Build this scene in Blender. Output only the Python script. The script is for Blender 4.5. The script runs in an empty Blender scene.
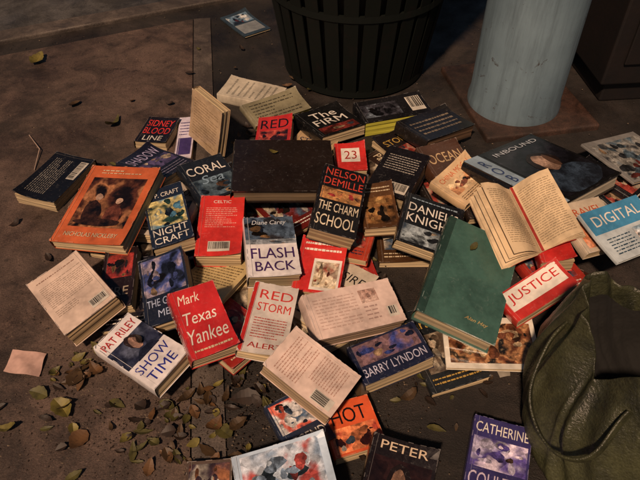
import bpy, math, random
from mathutils import Vector, Matrix, Euler, noise
random.seed(7)
scene=bpy.context.scene
# ---------- camera: 0.92 m above the pavement, looking 45 degrees down
cam=bpy.data.cameras.new('camera'); co=bpy.data.objects.new('camera',cam); scene.collection.objects.link(co)
co.location=(0,0,.92); co.rotation_euler=(math.radians(45),0,0)
cam.sensor_width=36; cam.lens=35.3; cam.clip_start=0.01; cam.clip_end=500
scene.camera=co
scene.view_settings.view_transform='Standard'; scene.view_settings.look='None'; scene.view_settings.exposure=0
# ---------- light
SUN_EL=math.radians(52); SUN_AZ=math.radians(-158)
w=bpy.data.worlds.new('World'); scene.world=w; w.use_nodes=True
nt=w.node_tree; bg=nt.nodes['Background']; sky=nt.nodes.new('ShaderNodeTexSky'); sky.sky_type='NISHITA'
sky.sun_disc=False; sky.sun_elevation=SUN_EL; sky.sun_rotation=SUN_AZ
nt.links.new(sky.outputs[0],bg.inputs[0]); bg.inputs[1].default_value=0.018
sl=bpy.data.lights.new('sun','SUN'); sl.energy=4.1; sl.angle=math.radians(3.5); sl.color=(1,0.67,0.45)
so=bpy.data.objects.new('sun',sl); scene.collection.objects.link(so)
d=Vector((math.sin(SUN_AZ)*math.cos(SUN_EL),math.cos(SUN_AZ)*math.cos(SUN_EL),math.sin(SUN_EL)))
so.rotation_euler=d.to_track_quat('Z','Y').to_euler(); so.location=d*5
# ---------- material helpers
def lin(h):
    h=h.lstrip('#'); r=[int(h[i:i+2],16)/255 for i in (0,2,4)]
    return tuple((c/12.92 if c<=.04045 else ((c+.055)/1.055)**2.4) for c in r)+(1,)
def mute(c,k=.10):
    L=.3*c[0]+.59*c[1]+.11*c[2]; return tuple(v*(1-k)+L*k for v in c[:3])+(1,)
class NB:
    def __init__(s,name):
        s.m=bpy.data.materials.new(name); s.m.use_nodes=True; s.t=s.m.node_tree; s.b=s.t.nodes['Principled BSDF']
        s.tc=s.t.nodes.new('ShaderNodeTexCoord').outputs['Object']
    def n(s,ty,**k):
        x=s.t.nodes.new(ty)
        for a,v in k.items(): setattr(x,a,v)
        return x
    def mapv(s,scale=(1,1,1),loc=(0,0,0)):
        x=s.n('ShaderNodeMapping'); x.inputs['Scale'].default_value=scale; x.inputs['Location'].default_value=loc
        s.t.links.new(s.tc,x.inputs[0]); return x.outputs[0]
    def noise(s,sc,det=4,rough=.55,dist=0,vec=None):
        x=s.n('ShaderNodeTexNoise'); x.inputs['Scale'].default_value=sc; x.inputs['Detail'].default_value=det
        x.inputs['Roughness'].default_value=rough; x.inputs['Distortion'].default_value=dist
        s.t.links.new(vec or s.tc,x.inputs['Vector']); return x.outputs['Fac']
    def vor(s,sc,vec=None,out='Distance',feat='F1'):
        x=s.n('ShaderNodeTexVoronoi'); x.feature=feat; x.inputs['Scale'].default_value=sc; s.t.links.new(vec or s.tc,x.inputs['Vector']); return x.outputs[out]
    def ramp(s,fac,stops,interp='LINEAR'):
        x=s.n('ShaderNodeValToRGB'); r=x.color_ramp; r.interpolation=interp
        while len(r.elements)<len(stops): r.elements.new(.5)
        for e,(p,c) in zip(r.elements,stops):
            e.position=p; e.color=c if len(c)==4 else tuple(c)+(1,)
        s.t.links.new(fac,x.inputs[0]); return x.outputs[0]
    def mix(s,fac,a,b,mode='MIX'):
        x=s.n('ShaderNodeMix'); x.data_type='RGBA'; x.blend_type=mode
        for v,i in ((fac,0),(a,6),(b,7)):
            if isinstance(v,(int,float)): x.inputs[i].default_value=v
            elif isinstance(v,tuple): x.inputs[i].default_value=v
            else: s.t.links.new(v,x.inputs[i])
        return x.outputs[2]
    def bump(s,h,st,dist=.001):
        x=s.n('ShaderNodeBump'); x.inputs['Strength'].default_value=st; x.inputs['Distance'].default_value=dist
        s.t.links.new(h,x.inputs['Height']); s.t.links.new(x.outputs[0],s.b.inputs['Normal'])
    def col(s,c,rough=.5):
        if isinstance(c,tuple): s.b.inputs['Base Color'].default_value=c
        else: s.t.links.new(c,s.b.inputs['Base Color'])
        if isinstance(rough,(int,float)): s.b.inputs['Roughness'].default_value=rough
        else: s.t.links.new(rough,s.b.inputs['Roughness'])
g=lambda v:(v,v,v,1)
MC={}
def mat_flat(h,rough=.30,worn=.5,coat=.6):
    k=('f',h,rough)
    if k in MC: return MC[k]
    b=NB('print_'+h); c=mute(lin(h))
    dk=tuple(v*.6 for v in c[:3])+(1,); lt=tuple(min(1,v*.8+.10) for v in c[:3])+(1,)
    a=b.mix(b.ramp(b.noise(11,4,.75),[(.40,g(0)),(.64,g(1))]),c,dk)
    n1=b.noise(110,4,.75,1.2)
    b.col(b.mix(b.ramp(n1,[(.60,g(0)),(.70,g(worn))]),a,lt),b.ramp(n1,[(.3,g(rough-.1)),(.7,g(rough+.18))]))
    if rough<.5: b.b.inputs['Coat Weight'].default_value=coat; b.b.inputs['Coat Roughness'].default_value=.16
    b.bump(b.noise(20,2),.7,.003)
    MC[k]=b.m; return b.m
def mat_pic(seed,cols,sc=30,amt=.5):
    k=('p',seed,tuple(cols),sc)
    if k in MC: return MC[k]
    b=NB('picture'); v=b.mapv((1,1,1),(seed*1.37,seed*.71,seed*2.3))
    n=len(cols); st=[(.34+.32*i/max(1,n-1),mute(lin(c),.2)) for i,c in enumerate(cols)]
    base=b.ramp(b.noise(sc*.8,3,.5,.15,v),st,'EASE')
    x=b.mix(amt,base,b.ramp(b.vor(sc*2.6,v,'Color'),[(.15,g(.3)),(.5,g(1)),(.85,g(1.8))]),'MULTIPLY')
    x=b.mix(.7,x,b.ramp(b.noise(sc*6,4,.7,0,v),[(.3,g(.35)),(.7,g(1.5))]),'MULTIPLY')
    b.col(x,.24); b.b.inputs['Coat Weight'].default_value=.6; b.b.inputs['Coat Roughness'].default_value=.15
    b.bump(b.noise(20,2),.7,.003); MC[k]=b.m; return b.m
def mat_pages(h):
    k=('g',h)
    if k in MC: return MC[k]
    b=NB('pages_'+h); c=lin(h); dk=tuple(v*.4 for v in c[:3])+(1,)
    f=b.noise(1,3,.7,0,b.mapv((6,6,700))); f2=b.noise(1,2,.5,0,b.mapv((12,12,160)))
    x=b.mix(b.ramp(f,[(.35,g(0)),(.66,g(1))]),c,dk)
    x=b.mix(b.ramp(f2,[(.45,g(0)),(.75,g(.6))]),x,dk)
    x=b.mix(b.ramp(b.noise(22,3,.6),[(.5,g(0)),(.75,g(.45))]),x,dk)
    b.col(x,.85); MC[k]=b.m; return b.m
def getmat(k):
    if isinstance(k,str): return mat_flat(k)
    return mat_pic(*k)
TC={}
def textgeo(s,shear=0):
    if (s,shear) in TC: return TC[(s,shear)]
    cu=bpy.data.curves.new('t','FONT'); cu.body=s; cu.resolution_u=3; cu.offset=0; cu.align_x='CENTER'; cu.space_line=.85; cu.shear=shear
    o=bpy.data.objects.new('t',cu); scene.collection.objects.link(o)
    bpy.context.view_layer.update(); dg=bpy.context.evaluated_depsgraph_get()
    me=bpy.data.meshes.new_from_object(o.evaluated_get(dg))
    vs=[tuple(v.co[:2]) for v in me.vertices]; fs=[tuple(p.vertices) for p in me.polygons]
    bpy.data.objects.remove(o); bpy.data.meshes.remove(me)
    x0=min(v[0] for v in vs);x1=max(v[0] for v in vs);y0=min(v[1] for v in vs);y1=max(v[1] for v in vs)
    vs=[((x-x0)/(x1-x0),(y-y0)/(y1-y0)) for x,y in vs]
    TC[(s,shear)]=(vs,fs); return vs,fs
def mkobj(name,V,F,MI=None,mats=(),smooth=False):
    me=bpy.data.meshes.new(name); me.from_pydata([tuple(v) for v in V],[],F); 
    for m in mats: me.materials.append(m)
    if MI: me.polygons.foreach_set('material_index',MI)
    if smooth: me.polygons.foreach_set('use_smooth',[True]*len(F))
    me.update(); o=bpy.data.objects.new(name,me); scene.collection.objects.link(o); return o
PAL=['#1A1412','#5A4030','#9A7C58','#C0A888','#30404E','#6A2820','#A8A49C','#223038','#9A7040']
# ---------- book
def make_book(name,M,w,l,t,st):
    V=[];F=[];MI=[];mats=[];mk={}
    def mi(m):
        if m.name not in mk: mk[m.name]=len(mats); mats.append(m)
        return mk[m.name]
    hard=st.get('hard',False); c=.0028 if hard else .0008; side=st.get('side','L'); sg=1 if side=='L' else -1
    rnd=random.Random(int(round(M[0][3]*1e3))*31+int(round(M[1][3]*1e3)))
    flat=t<.01
    lift=st.get('lift',rnd.uniform(0,.005) if not hard else 0); cl=0 if hard else rnd.uniform(0,.011)
    bend=0 if hard else rnd.uniform(-.003,.004)
    cs=rnd.choice([-1,1])
    def zt(x,y):
        s=(x*sg+w/2)/w; s=max(0,s); q=max(0,cs*2*y/l)
        return lift*s*s+cl*(s**3)*(q**3)
    def zb(x,y): return bend*(2*y/l)**2*.6
    def grid(x0,x1,y0,y1,z,m,nx=6,ny=8,up=True,top=True):
        i0=len(V); mm=mi(m)
        for j in range(ny+1):
            for i in range(nx+1):
                x=x0+(x1-x0)*i/nx;y=y0+(y1-y0)*j/ny
                V.append((x,y,z+(zt(x,y) if top else 0)+zb(x,y)))
        for j in range(ny):
            for i in range(nx):
                a=i0+j*(nx+1)+i; q=(a,a+1,a+nx+2,a+nx+1)
                F.append(q if up else q[::-1]); MI.append(mm)
        return i0
    def slab(x0,x1,y0,y1,z0,z1,m,top,nx=8,ny=10,nz=1,jit=0):
        mm=mi(m)
        t1=grid(x0,x1,y0,y1,z1,m,nx,ny,True,top); b1=grid(x0,x1,y0,y1,z0,m,nx,ny,False,top)
        ring=[(i,0) for i in range(nx)]+[(nx,j) for j in range(ny)]+[(i,ny) for i in range(nx,0,-1)]+[(0,j) for j in range(ny,0,-1)]
        lay=[]
        for k in range(nz+1):
            f=k/nz; row=[]
            jx=rnd.uniform(-jit,jit*.3);jy=rnd.uniform(-jit,jit*.3)
            for (i,j) in ring:
                a=V[b1+j*(nx+1)+i];bb=V[t1+j*(nx+1)+i]
                p=[a[q]*(1-f)+bb[q]*f for q in range(3)]
                if 0<k<nz:
                    p[0]+=jx*(1 if p[0]>0 else -1); p[1]+=jy*(1 if p[1]>0 else -1)
                row.append(len(V)); V.append(tuple(p))
            lay.append(row)
        n=len(ring)
        for k in range(nz):
            for q in range(n):
                F.append((lay[k][q],lay[k][(q+1)%n],lay[k+1][(q+1)%n],lay[k+1][q])); MI.append(mm)
    cov=getmat(st.get('c','#333333')); spm=getmat(st['sp']) if 'sp' in st else cov
    pg=mat_pages(st.get('pg','#C9B48E'))
    x0,x1,y0,y1=-w/2,w/2,-l/2,l/2
    slab(x0,x1,y0,y1,-c,0,cov,True)
    slab(x0,x1,y0,y1,-t,-t+c,cov,False)
    if t>.005:
        ins=.004 if hard else .0012
        px0=x0+(c+.0002 if sg>0 else ins); px1=x1-(ins if sg>0 else c+.0002)
        slab(px0,px1,y0+ins,y1-ins,-t+c+.0001,-c-.0001,pg,False,8,10,3 if flat else 9,.0016 if not hard else .0005)
        if lift>.0012 and not hard and not flat:
            slab(px0,px1,y0+ins,y1-ins,-c-.0013,-c-.0004,pg,True)
        mm=mi(spm); ys=10; n=6; bul=.0018 if not hard else .004; i0=len(V); xs=x0 if sg>0 else x1
        if flat: bul=.0006
        for j in range(ys+1):
            y=y0+(y1-y0)*j/ys
            for k in range(n+1):
                a=math.pi*k/n; z=-c-(t-2*c)*(1-math.cos(a))/2
                V.append((xs-sg*bul*math.sin(a),y,z+zb(0,y)))
        for j in range(ys):
            for k in range(n):
                a=i0+j*(n+1)+k; q=(a,a+1,a+n+2,a+n+1); F.append(q if sg>0 else q[::-1]); MI.append(mm)
        if 'spt' in st:
            tx,tcol=st['spt']; vs,fs=textgeo(tx); i0=len(V); mm=mi(getmat(tcol))
            for (u,v) in vs:
                y=(y1-l*.12)-u*l*.76; zz=-t*.25-(1-v)*t*.5
                V.append((xs-sg*(bul+.0003),y,zz))
            for f in fs: F.append(tuple(i0+a for a in f)); MI.append(mm)
    X=lambda u:x0+u*w
    Y=lambda v:y0+v*l
    def blob(cx,cy,rx,ry,mat,z,N=24,rough=.07,lim=(.03,.97,.03,.97)):
        mm=mi(mat); i0=len(V); ph=rnd.uniform(0,6); p2=rnd.uniform(0,6)
        for q in range(N):
            a=2*math.pi*q/N; rr=1+rough*math.sin(2*a+p2)*1.5+rough*math.sin(3*a+ph)+rough*.6*math.sin(7*a+ph)
            x=X(min(lim[1],max(lim[0],cx+rx*rr*math.cos(a))));y=Y(min(lim[3],max(lim[2],cy+ry*rr*math.sin(a)))); V.append((x,y,z+zt(x,y)+zb(x,y)))
        x=X(cx);y=Y(cy); V.append((x,y,z+zt(x,y)+zb(x,y)))
        for q in range(N): F.append((i0+q,i0+(q+1)%N,i0+N)); MI.append(mm)
    z=0.0
    for e in st.get('e',[]):
        z+=.0002
        if e[0]=='P':
            grid(X(e[1]),X(e[3]),Y(e[2]),Y(e[4]),z,getmat(e[5]))
            if not isinstance(e[5],str) and e[5][0]<70:
                cols=list(e[5][1])*2+rnd.sample(PAL,2); W_=e[3]-e[1]; H_=e[4]-e[2]; lim=(e[1],e[3],e[2],e[4])
                nb=int(5+16*W_*H_)
                for q in range(nb):
                    z+=.00004; f=1-q/nb*.7; cc=rnd.choice(cols)
                    r1=rnd.uniform(.05,.17)*f*W_; r2=rnd.uniform(.08,.26)*f*H_
                    mat=getmat((71+q%3,(cc,'#%02X%02X%02X'%tuple(int(int(cc[i:i+2],16)*.5) for i in (1,3,5))),60))
                    blob(rnd.uniform(e[1]+r1,e[3]-r1),rnd.uniform(e[2]+r2,e[4]-r2),r1,r2,mat,z,18,.12,lim)
        elif e[0] in('T','I'):
            _,s,a0,b0,a1,b1,cc=e; vs,fs=textgeo(s,.3 if e[0]=='I' else 0); mm=mi(getmat(cc)); i0=len(V)
            for (u,v) in vs:
                x=X(a0+(a1-a0)*u);y=Y(b0+(b1-b0)*v); V.append((x,y,z+zt(x,y)+zb(x,y)))
            for f in fs: F.append(tuple(i0+a for a in f)); MI.append(mm)
        elif e[0]=='E':
            blob(e[1],e[2],e[3],e[4],getmat(e[5]),z,28,.05)
        elif e[0]=='B':
            grid(X(e[1]),X(e[3]),Y(e[2]),Y(e[4]),z,getmat('#D8D2C4'),2,2); z+=.0002
            a=e[1]+.02; 
            while a<e[3]-.025:
                ww=rnd.choice([.006,.01,.016]); grid(X(a),X(a+ww),Y(e[2]+(e[4]-e[2])*.25),Y(e[4]-.012),z,getmat('#141414'),1,1); a+=ww+rnd.choice([.007,.012])
        elif e[0]=='L':
            _,a0,b0,a1,b1,n,cc=e
            for r in range(n):
                yy=b1-(b1-b0)*(r+.5)/n; hh=(b1-b0)/n*.17; a=a0; end=a1 if rnd.random()>.2 else a0+(a1-a0)*rnd.uniform(.4,.9)
                while a<end-.02:
                    ww=min(rnd.uniform(.02,.08),end-a); h2=hh*rnd.uniform(.7,1.2); grid(X(a),X(a+ww),Y(yy-h2),Y(yy+h2),z,getmat(cc),1,1); a+=ww+.014
    if not flat:   # handling wear: spine crease, chipped edges and corners
        z+=.0001; cc=st.get('c','#333333'); wc='#%02X%02X%02X'%tuple(min(255,int(int(cc[i:i+2],16)*.6+80)) for i in (1,3,5))
        wm=mat_flat(wc,.8)
        if not hard:
            xc=x0+.007 if sg>0 else x1-.007
            grid(xc-.0003,xc+.0003,y0,y1,z,wm,1,10)
        for q in range(26 if not hard else 14):
            z+=.00001
            ln_=rnd.uniform(.002,.013); wd=rnd.uniform(.0004,.0013); e_=rnd.randint(0,3)
            if e_<2:
                yy=rnd.uniform(y0,y1-ln_); xx=x0 if e_==0 else x1-wd; grid(xx,xx+wd,yy,yy+ln_,z,wm,1,2)
            else:
                xx=rnd.uniform(x0,x1-ln_); yy=y0 if e_==2 else y1-wd; grid(xx,xx+ln_,yy,yy+wd,z,wm,2,1)
        for (cx,cy) in ((0,0),(1,0),(0,1),(1,1)):
            r=rnd.uniform(.002,.006); i0=len(V); mm=mi(wm); px_,py_=X(cx),Y(cy); sx=1 if cx==0 else -1; sy=1 if cy==0 else -1
            z+=.00001
            for (a_,b_) in ((0,0),(r,0),(0,r*rnd.uniform(.6,1.4))): x=px_+sx*a_;y=py_+sy*b_; V.append((x,y,z+zt(x,y)+zb(x,y)))
            F.append((i0,i0+1,i0+2) if sx*sy>0 else (i0,i0+2,i0+1)); MI.append(mm)
    o=mkobj(name,V,F,MI,mats); o.matrix_world=M; return o
PB='paperback_book'; HB='hardcover_book'; MG='magazine'
W='#ECE6DA'; CR='#D8C49E'; RED='#D01C18'; BK='#121115'
FOOT=[]
def B(name,row,**st):
    x,y,z,rx,ry,rz,w_,l_,t=[v/1000 for v in row]
    M=Matrix.Translation((x,y,z))@Euler((rx,ry,rz)).to_matrix().to_4x4()
    FOOT.append((x,y,rz,w_,l_)); return make_book(name,M,w_,l_,t,st)
def face(cx,cy,r,skin='#B08868',hair='#2A1A14',body='#20242E'):
    dk='#%02X%02X%02X'%tuple(int(int(skin[i:i+2],16)*.6) for i in (1,3,5))
    return [('E',cx,cy-r*2.0,r*2.1,r*1.15,(71,(body,body),60)),('E',cx,cy+r*.2,r*1.1,r*.9,hair),('E',cx,cy-.05*r,r*.74,r*.74,(72,(dk,skin),50,.2)),('E',cx+r*.4,cy-.05*r,r*.28,r*.6,(73,(dk,dk),50,.2))]
rf=random.Random(5)
LOW=[(-186,978,17,0,0,-472,105,171,17),(-390,938,17,0,0,-234,105,171,17),(49,845,13,0,0,226,106,171,13),(118,1120,19,0,0,-876,105,170,19),(-35,1189,15,0,0,-433,106,171,15),
(481,770,16,0,0,892,105,171,16),(-36,704,16,0,0,606,105,171,16),(-311,866,25,84,106,359,105,158,14),(276,1064,19,0,0,243,105,170,19),(-174,745,18,0,0,42,105,170,18),
(210,647,13,0,0,309,106,171,13),(387,965,28,162,1,466,104,153,17),(523,1030,13,0,0,-358,106,171,13),(214,1181,35,-6,8,665,104,168,16),(-228,1040,34,-110,-105,269,102,190,19),
(42,989,36,15,-38,346,102,165,19),(634,1048,27,1,154,12,116,176,19),(-308,960,54,-53,-47,-150,104,175,20),(-80,992,32,43,-33,651,102,162,14),(19,754,30,-25,7,-650,103,171,15),
(-172,675,34,0,0,838,103,167,16),(-347,751,32,161,-130,108,108,149,15),(169,928,16,0,0,13,106,171,16),(60,903,51,72,3,-265,101,153,17),(342,1010,58,144,40,196,103,142,19),
(433,824,36,10,0,328,103,166,20),(572,944,48,91,-313,498,78,162,20),(665,1084,39,107,111,775,110,162,17)]
LC=['#8A2018','#1D2430','#B01E18','#30201A','#B89A70','#3A2018','#C8BCA8','#151A2A','#25201E','#C0AA80','#1A1E22','#7A1A14','#171514','#221c1c','#2b3643','#A8321A','#15151b','#C4B8A8','#6A1814','#D0C4B0','#A02018','#1A1A26','#4A3018','#C03A1A','#30241C','#B02A1A','#101418','#15151b']
for r,c in zip(LOW,LC):
    tc=rf.choice([W,CR,'#C09A3A']) if int(c[1:3],16)<0xB2 else rf.choice([BK,'#6A1A14','#28304A'])
    B(PB,r,c=c,side=rf.choice('LR'),e=[('T',rf.choice(['STORM','Lost Years','THE WOLF','Paradise','HUNTED','Cold Fire','DESIRE']),.12,.74,.88,.86,tc),('P',.12,.2,.88,.66,(rf.randint(0,69),(c,rf.choice(['#5A4A3A','#A03020','#3A5068']),'#A89A80'))),('L',.1,.06,.9,.16,2,tc)])
B(PB,(-371,767,55,164,-123,62,64,131,22),c='#241517',e=[('P',.1,.5,.9,.9,(5,('#2A1A1A','#9A2018','#1A1A20'))),('T','FIRE',.15,.2,.85,.34,'#B8A890')])
B(PB,(-200,777,43,-214,-94,-404,103,141,12),c='#CCB47A',e=[('L',.1,.1,.9,.9,14,'#6A5838')])
B(PB,(-590,1091,28,0,0,1253,159,103,28),c=BK,side='R',e=[('L',.12,.4,.88,.88,10,'#8A867C'),('B',.5,.06,.9,.26)])
B(PB,(-397,1274,25,0,0,-168,80,105,25),c='#1A1214',e=[('T','SIDNEY',.08,.64,.92,.88,'#E8281E'),('T','BLOOD',.08,.34,.92,.58,'#E8281E'),('T','LINE',.2,.08,.8,.26,W)])
B(PB,(-355,1078,81,3,240,1121,106,124,26),c='#1B1A2C',e=[('P',.05,.3,.95,.6,(31,('#2A2848','#5A4A78','#1A1A2C'))),('T','SHADOW',.08,.66,.92,.88,'#B0A8D0'),('L',.1,.06,.9,.25,3,'#8A86A0')])
B(PB,(-326,1249,20,0,0,71,40,170,20),c='#DCD2E4',e=[('P',.1,.1,.9,.5,'#4A3A78'),('L',.1,.55,.9,.9,5,'#4A3A78')])
B(PB,(-228,1024,81,156,125,603,101,116,24),c='#1E2530',e=[('P',.05,.05,.95,.52,(61,('#203040','#506878','#1A2028'))),('T','CORAL',.08,.64,.92,.84,W),('I','Sea',.25,.38,.75,.58,'#8AA8C0')])
B(PB,(-109,1239,49,-41,-97,-16,84,120,24),c='#C81C18',e=[('T','RED',.1,.58,.9,.88,BK),('P',.1,.1,.9,.5,(62,('#7A1010','#D04020','#301010')))])
B(PB,(24,1299,38,-67,105,589,129,126,28),c='#141416',e=[('T','The\nFIRM',.15,.38,.85,.85,W),('P',.1,.06,.9,.3,(63,('#7A2018','#3A1410')))])
B(PB,(69,1135,52,-1,-1,22,70,100,30),c='#D8201A',e=[('P',.2,.3,.8,.8,W),('T','23',.3,.4,.7,.7,'#B0201A')])
B(PB,(117,939,78,70,-11,71,70,123,24),c='#5A3A1E',e=[('P',.08,.1,.92,.7,(9,('#2A1A10','#8A5A20','#C09040'))),('L',.1,.78,.9,.92,2,CR)])
B(PB,(277,1253,58,-5,200,696,173,101,30),c='#1E1A18',e=[('L',.1,.2,.9,.8,4,'#8A7A60')],pg='#6A5038')
B(PB,(278,1110,66,230,73,439,104,90,30),c='#4E3222',e=[('T','OCEAN',.1,.4,.9,.7,'#C8A878')],pg='#8A6A50')
B(HB,(167,1055,72,145,-26,-470,95,140,40),c='#16141A',hard=True,e=[('L',.12,.5,.88,.85,7,'#A09A90'),('B',.5,.08,.9,.28)])
B(PB,(302,1015,85,136,-54,822,119,90,20),c='#DEBC8C',side='L',e=[('T','CHINA MOON',.1,.74,.9,.88,'#D05A1E'),('P',.1,.3,.9,.66,(64,('#D08A4A','#E8C890','#A05028'))),('L',.1,.08,.9,.24,3,'#6A5038')])
B(PB,(213,873,87,86,240,-246,118,127,28),c='#111217',e=[('P',.05,.05,.95,.38,(3,('#20242A','#98A8B0','#304050'))),('T','DANIEL\'S',.08,.66,.92,.83,W),('T','KNIGHT',.08,.44,.92,.61,W),('L',.1,.88,.9,.95,1,'#8AA0B0')])
B(HB,(465,1036,100,-110,150,676,240,225,35),c='#101012',hard=True,side='L',pg='#C8BEA8',e=[('P',.0,.0,.19,1,'#9AB4C8'),('P',.22,.04,.97,.96,(83,('#08080C','#14141C','#24242E'),18)),('E',.6,.22,.32,.22,(74,('#18202C','#2E4054'),40)),('E',.60,.56,.16,.17,'#20130E'),('E',.60,.53,.11,.14,(75,('#7A5C48','#C09A80'),40,.2)),('E',.68,.53,.04,.12,'#5A4030'),('T','INBOUND',.3,.86,.92,.92,'#C8D4E0'),('T','R\nO\nB\nI\nN',.05,.15,.14,.9,'#1E3A7A')])
B(PB,(429,833,98,89,-83,5,60,125,30),c='#D8201A',e=[('T','FURY',.1,.5,.9,.8,W)])
B(PB,(508,845,118,220,141,424,110,110,20),c='#CCBCA4',e=[('P',.08,.08,.92,.6,(21,('#C8B8A0','#D07840','#8A6A50'))),('T','TRAVEL',.1,.7,.9,.85,'#C05020')])
B(MG,(560,826,124,240,122,499,152,110,8),c='#C4D2D8',e=[('P',.0,.55,1,1,'#3E92C0'),('T','DIGITAL',.1,.68,.9,.88,W),('L',.1,.1,.5,.45,6,'#2A4A60'),('P',.56,.08,.94,.48,(65,('#8AB0C8','#D0D8DC','#C08040')))])
B(MG,(716,1150,42,50,200,546,196,150,6),c='#8A8A88',e=[('P',.05,.05,.95,.9,(33,('#30343A','#90908A','#506878')))])
B(PB,(380,715,80,95,-250,486,130,60,26),c='#C82418',side='L',e=[('P',.05,.3,.95,.95,W),('T','JUSTICE',.1,.46,.9,.82,RED)])
B(MG,(294,641,28,55,-3,-42,159,104,6),c='#E6E0D0',e=[('P',.05,.10,.95,.88,(17,('#2A1A10','#6A3A1C','#B07840','#1A1A1A','#D0B080'),35)),('L',.08,.9,.6,.98,1,'#3A3020')])
B(PB,(-180,1452,26,0,0,1204,87,163,26),c='#C4BAA4',side='L',pg='#E0C840',e=[('L',.1,.1,.9,.9,8,'#8A8474')])
B(PB,(-110,1350,42,200,60,598,160,80,16),c='#8A8468',pg='#D8C448',e=[('L',.1,.1,.9,.9,6,'#4A4638')])
B(PB,(183,1350,40,0,0,284,177,94,40),c='#1A1A1E',pg='#D0CC48',e=[('P',.05,.2,.6,.8,(8,('#15151A','#3A3A44','#708090'))),('B',.74,.2,.95,.85)])
B(PB,(-297,899,92,50,-69,307,80,160,30),c='#1E2A40',e=[('P',.05,.3,.95,.77,(2,('#14202E','#3A7898','#C8B868','#204038'))),('T','H. P. CRAFT',.1,.82,.9,.9,W),('T','NIGHT',.08,.17,.92,.28,W),('T','CRAFT',.08,.04,.92,.14,W)])
B(HB,(-420,925,95,170,-130,-250,160,198,24),c='#CC6028',sp='#7A3014',side='L',e=[('P',.12,.2,.9,.84,(84,('#1A0E0A','#4A2412','#9A6030','#140C0A'),26)),('E',.35,.38,.13,.15,(77,('#100A08','#3A2014'),60)),('E',.35,.58,.05,.045,(75,('#7A5C48','#C09A80'),40,.2)),('E',.66,.36,.12,.13,(78,('#2A120C','#6A3420'),60)),('E',.66,.54,.045,.04,(75,('#7A5C48','#C09A80'),40,.2)),('E',.5,.26,.3,.05,(77,('#100A08','#3A2014'),60)),('T','NICHOLAS NICKLEBY',.14,.08,.88,.13,CR),('L',.2,.88,.8,.95,2,CR)])
B(PB,(-272,721,81,170,-230,220,86,140,30),c='#1B2336',e=[('P',.05,.42,.95,.97,(41,('#141A2A','#3A4A88','#9A8A98','#1A1A2A'))),('T','THE GEMINI',.08,.26,.92,.37,'#B0C0E0'),('T','MEN',.3,.1,.7,.2,'#B0C0E0')])
B(PB,(-193,882,79,133,58,34,87,150,34),c='#DC2418',sp='#E83020',e=[('T','CELTIC',.3,.87,.7,.92,W),('L',.15,.45,.85,.8,11,'#E8A898'),('B',.26,.07,.74,.23)])
B(PB,(1,796,59,167,-1,-172,88,125,20),c='#D81E16',e=[('P',.35,.05,.95,.6,W),('P',.4,.1,.9,.55,(12,('#B09870','#D8C8A8','#8A3A20'))),('L',.1,.7,.9,.92,2,W)])
B(PB,(-91,824,81,73,139,156,95,146,32),c='#EEEAEC',pg='#A89878',e=[('P',0,.60,1,1,(6,('#1A2234','#4A6078','#2A2A30'))),('I','Diane Carey',.15,.84,.85,.94,'#D8E0E8'),('P',0,.52,1,.6,(7,('#506070','#A0A8B0'))),('T','FLASH',.08,.28,.92,.45,'#4A2A6A'),('T','BACK',.14,.08,.9,.23,'#4A2A6A')])
B(HB,(-76,1045,100,-30,50,60,210,180,30),c='#241B18',hard=True,pg='#7A6850',sp='#15110F')
B(PB,(38,904,122,181,250,-150,88,160,36),c='#120E10',pg='#B09C78',e=[('P',.05,.48,.95,.66,(14,('#301010','#C08030','#A01818'))),('T','NELSON',.06,.85,.94,.96,'#D03820'),('T','DEMILLE',.06,.70,.94,.81,'#D03820'),('T','THE CHARM',.06,.31,.94,.44,'#F0E0C0'),('T','SCHOOL',.06,.09,.94,.25,'#F0E0C0')])
B(PB,(-191,633,103,270,102,480,78,125,36),c='#D01418',sp='#B00E12',spt=('TEXAS YANKEE',W),e=[('I','Mark',.12,.78,.6,.92,'#F0E4D0'),('I','Texas',.12,.48,.82,.65,W),('I','Yankee',.08,.2,.92,.40,W),('L',.1,.06,.9,.14,1,CR)])
B(PB,(-295,603,63,-75,-93,958,81,148,28),c='#E8E4E6',e=[('P',.0,.40,1,.76,(85,('#38405A','#20243A','#505870'),25))]+face(.55,.62,.14,'#C09078','#2A1C18','#1A1E30')+[('P',.0,.0,1,.385,'#E8E4E6'),('T','PAT RILEY',.06,.81,.94,.92,'#C01A1A'),('T','SHOW',.06,.23,.9,.35,'#28309A'),('T','TIME',.1,.06,.8,.18,'#28309A')])
B(PB,(-439,719,73,-27,-230,739,104,151,38),c='#DCC4B2',side='R',pg='#B89E78',e=[('L',.12,.88,.88,.93,1,'#9A7868'),('L',.1,.42,.9,.82,13,'#B09C8C'),('L',.1,.26,.5,.38,4,'#B09C8C'),('B',.6,.06,.92,.2)])
B(PB,(-86,657,75,-17,130,-137,78,150,20),c='#DCD4CC',e=[('P',0,0,.1,1,RED),('T','RED',.18,.77,.92,.90,'#D83028'),('T','STORM',.18,.59,.92,.71,'#D83028'),('L',.18,.2,.9,.5,8,'#C05048'),('T','ALERT',.18,.07,.92,.14,'#B83028')])
B(PB,(118,615,37,0,-130,358,125,80,30),c='#1E2440',e=[('P',.05,.42,.95,.95,(16,('#181C34','#7A5A60','#30408A'))),('T','BARRY LYNDON',.05,.14,.95,.34,'#C8C8E0')])
B(PB,(60,689,64,220,157,378,167,88,34),c='#E4CABE',pg='#A89078',e=[('L',.08,.15,.55,.85,10,'#C8AA9E'),('P',.6,.55,.8,.85,(81,('#A88070','#D8B8A8'),60)),('B',.84,.14,.96,.38),('L',.6,.15,.75,.5,4,'#B89A92')])
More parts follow.
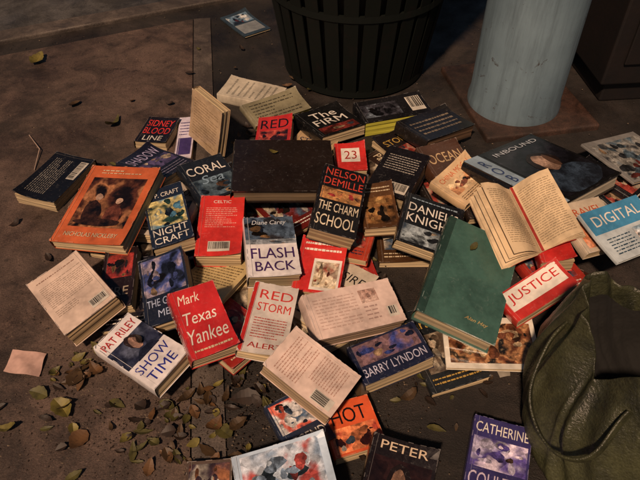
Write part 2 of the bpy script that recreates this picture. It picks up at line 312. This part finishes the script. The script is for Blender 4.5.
B(PB,(50,488,24,0,0,298,82,90,24),c='#E85A18',e=[('P',.05,.05,.95,.5,(66,('#A83010','#F08030','#3A1008'),30)),('T','HOT',.15,.56,.85,.85,BK)])
B(PB,(-32,493,25,0,0,502,75,100,25),c='#24304A',e=[('P',.05,.4,.95,.95,(18,('#1A2A40','#E05030','#D0D0D0','#406080'))),('T','LEGEND',.1,.14,.9,.3,W)])
B(PB,(-12,544,89,290,-56,953,86,130,36),c='#E8CEC0',side='R',pg='#B8A080',e=[('L',.35,.1,.9,.5,11,'#C09888'),('L',.1,.55,.9,.9,9,'#C09888'),('B',.06,.06,.28,.34)])
B(PB,(107,375,40,90,150,-268,98,150,28),c='#1A1212',e=[('P',.05,.03,.95,.8,(89,('#0C0808','#281412','#180C0C'),22))]+face(.5,.6,.15,'#B08060','#1A0E0A','#3A1814')+[('T','PETER',.14,.87,.86,.955,'#E0C8A8')])
B(PB,(-161,380,24,0,0,68,67,100,24),c='#5A4A40',e=[('P',.05,.05,.95,.95,(20,('#B0A898','#40303A','#A06030')))])
B(PB,(-49,385,62,150,-120,234,138,100,30),c='#BCD4EC',pg='#8A8A88',e=[('P',.08,.3,.92,.95,(22,('#C0D4E8','#7A94B0','#B8C4D4','#B03A30'),22)),('T','BLADE',.1,.08,.9,.25,'#C02A24')])
B(PB,(264,426,32,0,0,-320,87,130,32),c='#3A3470',e=[('P',.04,.36,.96,.74,(23,('#E0D0E8','#504090','#B8B0D0'))),('T','CATHERINE',.05,.80,.95,.93,W),('T','COULTER',.05,.12,.95,.3,'#E0D0E8')])
B(MG,(-235,1874,8,0,0,620,93,154,6),c='#30404A',e=[('P',.1,.1,.9,.5,'#8A9090'),('P',.1,.55,.9,.9,(67,('#1A1E24','#5A7A90','#C8C8C0')))])
B(HB,(269,742,87,90,250,-360,141,228,34),c='#40685E',sp='#264038',hard=True,pg='#B8A888',e=[('P',0,0,.09,1,'#2A463E'),('I','Alan Hay',.56,.10,.86,.14,'#C8A860')])
P=[Vector(p) for p in ((-.2796,1.249,.15),(-.2071,1.1671,.13),(-.2442,1.1856,.02),(-.3298,1.2638,.03))]
X=((P[1]-P[0])+(P[2]-P[3])).normalized(); Y=(P[0]-P[3])+(P[1]-P[2]); Y=(Y-X*Y.dot(X)).normalized(); Z=X.cross(Y); C=sum(P,Vector())/4
make_book(PB,Matrix(((X.x,Y.x,Z.x,C.x),(X.y,Y.y,Z.y,C.y),(X.z,Y.z,Z.z,C.z),(0,0,0,1))),.11,.13,.022,dict(c='#C0A480',side='L',e=[('L',.1,.1,.9,.9,14,'#9A8060')]))
# ---------- open paperback
def open_book(name):
    s0=Vector((.404,.794,.09)); s1=Vector((.363,.963,.125)); hd=(s1-s0).normalized(); ln=.15
    wdir=Vector((-1,.11,0)); wdir=(wdir-hd*wdir.dot(hd)).normalized(); up=wdir.cross(hd)
    if up.z<0: up=-up
    V=[];F=[];MI=[]
    angs=[(-14,1)]+[(-12+i*1.6,0) for i in range(9)]+[(12,0),(20,0),(31,0)]+[(148,0),(153,0)]+[(158+i*1.6,0) for i in range(7)]+[(172,1)]
    for k,(ad,mt) in enumerate(angs):
        i0=len(V); wd=.080+random.uniform(-.0015,.0015); n=10
        for j in range(n+1):
            r=j/n*wd; a2=math.radians(ad)+.25*math.sin(j/n*3.1)*(1 if ad<90 else -1)*(1-j/n*.5)
            off=wdir*math.cos(a2)*r+up*math.sin(a2)*r; b0=s0+up*(.0004*k)
            V.append(b0+off-hd*.012*(j/n if ad<90 else 0)); V.append(b0+hd*(ln+random.uniform(-.0008,.0008))+off)
        for j in range(n):
            a=i0+2*j; F.append((a,a+2,a+3,a+1)); MI.append(mt)
    for (ad,k) in ((31,12),(148,13)):
        for r in range(26):
            f0=.08+.84*r/26; u=.12
            while u<.9:
                u2=min(.92,u+random.uniform(.04,.13)); i0=len(V)
                for j in range(3):
                    uu=u+(u2-u)*j/2; rr=uu*.080; a2=math.radians(ad)+.25*math.sin(uu*3.1)*(1 if ad<90 else -1)*(1-uu*.5)
                    for ff in (f0,f0+.009): V.append(s0+up*(.0004*k+.0012)+wdir*math.cos(a2)*rr+up*math.sin(a2)*rr+hd*ln*ff)
                for j in range(2): a=i0+2*j; F.append((a,a+2,a+3,a+1)); MI.append(2)
                u=u2+.022
    return mkobj(name,V,F,MI,[mat_flat('#DCC298',.8),mat_flat('#B03020'),mat_flat('#A08C6C',.8)],True)
open_book('open_paperback_book')
# ---------- ground
def concrete(name,a,b,c,sc=1,bs=.5,speck=.5,stain=None):
    m=NB(name)
    x=m.mix(m.ramp(m.noise(2.2*sc,5,.6),[(.35,g(0)),(.65,g(1))]),lin(a),lin(b))
    x=m.mix(m.ramp(m.noise(11*sc,6,.7,.8),[(.42,g(0)),(.68,g(.9))]),x,lin(c))
    x=m.mix(m.ramp(m.noise(3.4,6,.72,.4,m.mapv((1,1,1),(5,2,1))),[(.46,g(0)),(.60,g(.85))]),x,lin(stain or c))
    x=m.mix(m.ramp(m.noise(26,4,.7,0,m.mapv((1,1,1),(8,1,1))),[(.60,g(0)),(.66,g(.6))]),x,lin(stain or c))
    x=m.mix(.85,x,m.ramp(m.noise(420,2,.8),[(.3,g(.45)),(.7,g(1.5))]),'MULTIPLY')
    x=m.mix(m.ramp(m.vor(190),[(.12,g(speck)),(.26,g(0))]),x,lin(c))
    m.col(x,m.ramp(m.noise(6,4),[(.35,g(.4)),(.65,g(.9))])); 
    m.bump(m.mix(.5,m.noise(300,4,.75),m.noise(40,4,.6)),bs,.004); return m.m
def sheet(name,pts,z,m): return mkobj(name,[(x,y,z) for x,y in pts],[tuple(range(len(pts)))],None,[m])
gm=concrete('asphalt','#362E29','#231E1B','#110E0C',1,.9)
pm=concrete('pavement_concrete','#66544A','#4E4038','#322822','1' and 1,.6,.4,'#221A16')
km=concrete('kerb_stone','#625850','#4E4640','#322C28',2,.6)
rm=concrete('road_asphalt','#545250','#403E3C','#262422',1,.8)
sheet('ground',[(-40,-40),(40,-40),(40,40),(-40,40)],0,gm)
l0=Vector((-.197,.427));l1=Vector((-.405,1.912)); dl=(l1-l0).normalized()
pa=l0-dl*12; kA=Vector((-.962,1.749)); kd=Vector((.6,.27)).normalized(); pb=l1
sheet('pavement',[(-14,pa.y),(pa.x,pa.y),(pb.x,pb.y),(kA.x-kd.x*14,kA.y-kd.y*14)],.004,pm)
nrm=Vector((dl.y,-dl.x)); nrm=nrm if nrm.x>0 else -nrm
q=[pa+nrm*.003,l1+nrm*.003,l1+nrm*.055,pa+nrm*.055]
sheet('pavement_edging',[(v.x,v.y) for v in q],.0045,km)
def boxobj(name,c2,z0,z1,m,bev=.006):
    n=len(c2); V=[(x,y,z0) for x,y in c2]+[(x,y,z1) for x,y in c2]
    F=[tuple(range(n))[::-1],tuple(range(n,2*n))]+[(i,(i+1)%n,n+(i+1)%n,n+i) for i in range(n)]
    o=mkobj(name,V,F,None,[m]); b=o.modifiers.new('b','BEVEL'); b.width=bev; b.segments=3; return o
kn=Vector((-kd.y,kd.x)); ks=kA-kd*12; ke=kA+kd*12
boxobj('kerb',[(v.x,v.y) for v in (ks,ke,ke+kn*.07,ks+kn*.07)],-.05,.014,km)
sheet('road',[(v.x,v.y) for v in (ks+kn*.075,ke+kn*.075,ke+kn*14,ks+kn*14)],.006,rm)
def lathe(prof,n=64):
    V=[];F=[]
    for (r,z) in prof:
        for i in range(n):
            a=2*math.pi*i/n; V.append((r*math.cos(a),r*math.sin(a),z))
    for k in range(len(prof)-1):
        for i in range(n): F.append((k*n+i,k*n+(i+1)%n,(k+1)*n+(i+1)%n,(k+1)*n+i))
    return V,F
# pole
b=NB('pole_paint'); rs=b.ramp(b.noise(22,6,.75,1),[(.62,g(0)),(.68,g(1))])
x=b.mix(b.ramp(b.noise(5,4),[(.3,g(0)),(.7,g(1))]),lin('#728894'),lin('#5C707C')); x=b.mix(rs,x,lin('#3E3834'))
x=b.mix(b.ramp(b.noise(40,5,.7,0,b.mapv((1,1,.08))),[(.46,g(0)),(.72,g(.6))]),x,lin('#3E4A52'))
b.col(x,.55); b.bump(b.noise(60,4),.3,.001); polem=b.m
pe=bpy.data.objects.new('street_pole',None); scene.collection.objects.link(pe); pe.location=(.505,1.42,0)
V,F=lathe([(.118,.016),(.118,.03),(.114,.05),(.114,.4),(.11,2.0),(.1,4.2),(.0,4.2)]); o=mkobj('shaft',V,F,None,[polem],True); o.parent=pe
V,F=lathe([(.112,1.0),(.119,1.0),(.119,1.05),(.112,1.05)]); o=mkobj('band',V,F,None,[polem]); o.parent=pe
R=Matrix.Rotation(math.radians(11),2); fc=Vector((.575,1.44))
boxobj('pole_footing',[tuple(fc+R@Vector(q)) for q in ((-.20,-.15),(.10,-.15),(.10,.2),(-.20,.2))],-.02,.016,concrete('footing','#4A342A','#36261F','#1C1410',2,.6))
# bin
tm=NB('bin_steel'); x=tm.mix(tm.ramp(tm.noise(30,5,.7),[(.55,g(0)),(.7,g(1))]),lin('#070D0A'),lin('#110E0C')); tm.col(x,.7); tm.b.inputs['Specular IOR Level'].default_value=.25; tm=tm.m
lm=NB('liner'); lm.col(lin('#060A08'),.6); lm.bump(lm.noise(14,4,.6,1),.8,.01); lm=lm.m
te=bpy.data.objects.new('litter_bin',None); scene.collection.objects.link(te); te.location=(.098,1.645,0)
def rad(z): return .192+.16*z
V=[];F=[]; nb=30
for i in range(nb):
    a=2*math.pi*i/nb; ca,sa=math.cos(a),math.sin(a); hw=.0175
    lv=[0.02,.1,.2,.35,.5,.65,.8,.88]; i0=len(V)
    for z in lv:
        r=rad(z)
        for (dr,s) in ((0,-1),(0,1),(.003,1),(.003,-1)): V.append(((r+dr)*ca-s*hw*sa,(r+dr)*sa+s*hw*ca,z))
    for k in range(len(lv)-1):
        for s in range(4): F.append((i0+4*k+s,i0+4*k+(s+1)%4,i0+4*k+4+(s+1)%4,i0+4*k+4+s))
o=mkobj('slats',V,F,None,[tm]); o.parent=te
V=[];F=[]
for z in (.015,.24,.55,.88):
    r=rad(z); i0=len(V); v,f=lathe([(r-.004,z-.008),(r+.005,z-.008),(r+.005,z+.008),(r-.004,z+.008),(r-.004,z-.008)]); V+=v; F+=[tuple(i0+q for q in ff) for ff in f]
o=mkobj('rings',V,F,None,[tm]); o.parent=te
V,F=lathe([(0,.01),(rad(0)-.006,.01),(rad(.9)-.008,.9),(rad(.9)+.004,.91),(rad(.9)-.02,.89),(rad(.5)-.03,.5),(0,.45)])
o=mkobj('liner',V,F,None,[lm],True); o.parent=te
# cabinet
cm=NB('cabinet_paint'); x=cm.mix(cm.ramp(cm.noise(6,5,.7),[(.4,g(0)),(.7,g(1))]),lin('#0E0C0D'),lin('#1A1210')); cm.col(x,.6); cm.bump(cm.noise(60,4),.3,.002); cm=cm.m
ce=bpy.data.objects.new('utility_cabinet',None); scene.collection.objects.link(ce)
for nm,bx,z0,z1 in (('body',((.72,1.42),(1.6,1.5),(1.55,1.95),(.68,1.87)),.06,1.2),('plinth',((.74,1.44),(1.58,1.52),(1.53,1.93),(.70,1.85)),0,.06)):
    o=boxobj(nm,bx,z0,z1,cm); o.parent=ce
for k in range(2):
    x0=.76+k*.42; y0=1.42+(x0-.72)*.09
    o=boxobj('door_%d'%(k+1),((x0,y0-.008),(x0+.38,y0-.008+.034),(x0+.38,y0+.034),(x0,y0)),.12,1.1,cm,.003); o.parent=ce
# ---------- slumped bag
bm_=NB('bag_fabric'); x=bm_.mix(bm_.ramp(bm_.noise(9,6,.7,.5),[(.38,g(0)),(.64,g(1))]),lin('#42442E'),lin('#202218'))
x=bm_.mix(.6,x,bm_.ramp(bm_.noise(260,3,.7),[(.3,g(.5)),(.7,g(1.4))]),'MULTIPLY')
bm_.col(x,.38); bm_.bump(bm_.mix(.25,bm_.noise(13,4,.5,1.2),bm_.noise(300,3)),.6,.010); bagm=bm_.m
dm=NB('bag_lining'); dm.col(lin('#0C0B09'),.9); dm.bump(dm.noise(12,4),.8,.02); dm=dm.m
be=bpy.data.objects.new('slumped_bag',None); scene.collection.objects.link(be); be.location=(.485,.47,0)
prof=[(0,.004),(.7,.004),(.93,.006),(1.02,.016),(1.04,.035),(1.02,.06),(.98,.085),(.93,.11),(.87,.135),(.80,.16),(.73,.18),(.66,.20),(.60,.222),(.585,.235),(.57,.232),(.55,.20),(.52,.15),(.46,.11),(.3,.08),(0,.07)]
n=180; V=[];F=[];MI=[]
for k,(r,z) in enumerate(prof):
    for i in range(n):
        a=2*math.pi*i/n; ca,sa=math.cos(a),math.sin(a); s=min(1,z/.03) if 1<k<18 else 0; h=z/.235
        ph=2.2*noise.noise(Vector((ca*1.5,sa*1.5,h*.8)))
        ridge=1-abs(math.sin(a*4.5+ph*1.6+h*.8)); ridge2=1-abs(math.sin(a*9.5+ph*3-h*1.5))
        fold=.16*ridge**2*h**.6+.07*ridge2**2*(1-abs(h-.5))+.12*noise.noise(Vector((ca*1.6,sa*1.6,h*1.6+4)))+.04*noise.noise(Vector((ca*5,sa*5,h*4)))-.06
        x=.168*r*(1+fold*s)*ca-.03*h*s; y=.175*r*(1+fold*s)*sa+.05*h*s
        zz=z*(1+.32*noise.noise(Vector((ca*1.2,sa*1.2,7)))*s)+.012*s*h*math.sin(a*6+ph*2)
        V.append((x,y,zz))
for k in range(len(prof)-1):
    for i in range(n): F.append((k*n+i,k*n+(i+1)%n,(k+1)*n+(i+1)%n,(k+1)*n+i)); MI.append(0 if k<15 else 1)
o=mkobj('body',V,F,MI,[bagm,dm],True); o.parent=be; s=o.modifiers.new('s','SUBSURF'); s.levels=1; s.render_levels=1
cu=bpy.data.curves.new('handle','CURVE'); cu.dimensions='3D'; cu.bevel_depth=.0022; cu.extrude=.004; sp=cu.splines.new('BEZIER')
pts=[(-.11,.10,.205),(-.165,.05,.18),(-.185,-.02,.12),(-.15,-.09,.13),(-.09,-.06,.20)]
sp.bezier_points.add(len(pts)-1)
for bp,p in zip(sp.bezier_points,pts): bp.co=p; bp.handle_left_type=bp.handle_right_type='AUTO'
o=bpy.data.objects.new('handle',cu); scene.collection.objects.link(o); cu.materials.append(bagm); o.parent=be
# ---------- leaves
LM=[]
for h in ('#4E4A22','#726830','#44321C','#2A1D14','#5E4226'):
    m=NB('leaf_'+h); c=lin(h); x=m.mix(m.ramp(m.noise(70,4),[(.4,g(0)),(.7,g(1))]),c,tuple(v*.4 for v in c[:3])+(1,)); m.col(x,.6); LM.append(m.m)
V=[];F=[];MI=[]; rl=random.Random(11)
def leaf(x,y,z,s):
    yaw=rl.uniform(0,6.28); R=Euler((rl.uniform(-.35,.35),rl.uniform(-.35,.35),yaw)).to_matrix()
    curl=rl.uniform(.2,1.8); fold=rl.uniform(.05,.8); asp=rl.uniform(.14,.36); i0=len(V); N=8; m=rl.choices(range(5),[3,1.2,3,4,2])[0]; pts=[]; be_=rl.uniform(-.35,.35)
    for k in range(N+1):
        f=k/N; wdt=asp*math.sin(math.pi*f**.8)**.85*(1+.25*(k%2)*rl.uniform(.2,1)) if 0<k<N else .012
        zc=curl*(f-.5)**2*.6
        for q in (-1,-.5,0,.5,1): pts.append(Vector((q*wdt+be_*(f-.5)**2,f-.5,zc+abs(q)*wdt*fold*(1 if q>0 else .6)))*s)
    pts=[R@p for p in pts]; mz=min(p.z for p in pts)
    for p in pts: V.append((x+p.x,y+p.y,z+p.z-mz+.0015))
    for k in range(N):
        for q in range(4): a=i0+k*5+q; F.append((a,a+1,a+6,a+5)); MI.append(m)
def covered(x,y):
    for (bx,by,rz,w_,l_) in FOOT:
        dx,dy=x-bx,y-by; u=dx*math.cos(rz)+dy*math.sin(rz); v=-dx*math.sin(rz)+dy*math.cos(rz)
        if abs(u)<w_/2 and abs(v)<l_/2: return True
    return -.55<x<-.46 and .57<y<.66
for (cx,cy,sx,sy,n,a0,a1) in ((-.404,.608,.06,.035,30,.012,.038),(-.205,.537,.085,.07,56,.012,.038),(-.443,.594,.03,.024,14,.012,.036),(-.22,.475,.06,.04,26,.012,.04),(-.137,.604,.04,.036,36,.012,.038),
  (-.201,1.311,.075,.065,25,.014,.035),(-.332,1.045,.13,.2,60,.014,.04),(.132,.546,.066,.048,14,.014,.04),(.08,.863,.03,.03,16,.014,.04),(-.068,.585,.07,.08,40,.014,.04),(.2675,.565,.1,.08,14,.01,.025),
  (-.239,1.576,.07,.08,6,.014,.03),(.198,.836,.08,.06,18,.014,.035),(-.408,.4756,.06,.05,3,.014,.03),(-.31,.528,.08,.05,20,.01,.03),(.027,1.497,.14,.06,8,.01,.03)):
    for _ in range(n):
        x=rl.gauss(cx,sx);y=rl.gauss(cy,sy)
        if covered(x,y): continue
        leaf(x,y,.005,rl.uniform(a0,a1)*rl.uniform(.7,1.1))
for (x,y,s) in ((-.518,1.324,.07),(-.815,1.648,.06),(-.123,.546,.05),(-.133,.6,.045),(-.416,.525,.045),(-.644,1.414,.04)): leaf(x,y,.005,s)
for (x,y,z) in ((-.10,1.08,.104),(-.30,.62,.066),(.28,.80,.10)): leaf(x,y,z,.02)
mkobj('fallen_leaves',V,F,MI,LM)
V=[];F=[];MI=[]
def grit(x,y,s):
    i0=len(V)
    for d_ in ((1,0,0),(0,1,0),(-1,0,0),(0,-1,0),(0,0,.7)): V.append((x+d_[0]*s*rl.uniform(.5,1),y+d_[1]*s*rl.uniform(.5,1),.004+d_[2]*s))
    m=rl.choice((0,0,0,1))
    for f in ((0,1,4),(1,2,4),(2,3,4),(3,0,4)): F.append(tuple(i0+q for q in f)); MI.append(m)
for _ in range(5500):
    if rl.random()<.6: grit(rl.gauss(-.2,.17),rl.gauss(.56,.1),rl.uniform(.0008,.003))
    else: grit(rl.uniform(-1,1),rl.uniform(.35,2.0),rl.uniform(.0008,.003))
mkobj('grit_debris',V,F,MI,[LM[3],mat_flat('#6A5A48',.8)])
def scrap(name,P,c,z=.006):
    P=[Vector((x,y,z)) for x,y in P]; V=[];n=6
    for j in range(n+1):
        for i in range(n+1):
            p=P[0].lerp(P[1],i/n).lerp(P[3].lerp(P[2],i/n),j/n); p.z+=abs(noise.noise(p*25))*.012; V.append(p)
    F=[(j*(n+1)+i,j*(n+1)+i+1,(j+1)*(n+1)+i+1,(j+1)*(n+1)+i) for j in range(n) for i in range(n)]
    mkobj(name,V,F,None,[mat_flat(c,.7)],True)
scrap('paper_scrap',((-.538,.6415),(-.476,.633),(-.474,.585),(-.538,.596)),'#C8A294')
scrap('paper_scrap',((.12,.925),(.165,.935),(.16,.905),(.128,.895)),'#D0C6B0',.018)
scrap('paper_scrap',((.30,.60),(.325,.605),(.32,.585),(.303,.583)),'#A8A090')
cu=bpy.data.curves.new('twig','CURVE'); cu.dimensions='3D'; cu.bevel_depth=.0013; sp=cu.splines.new('POLY'); pts=[(-.719,1.281,.006),(-.671,1.216,.012),(-.662,1.143,.006)]
sp.points.add(2)
for bp,p in zip(sp.points,pts): bp.co=(*p,1)
cu.materials.append(mat_flat('#A89080',.7)); o=bpy.data.objects.new('twig',cu); scene.collection.objects.link(o)
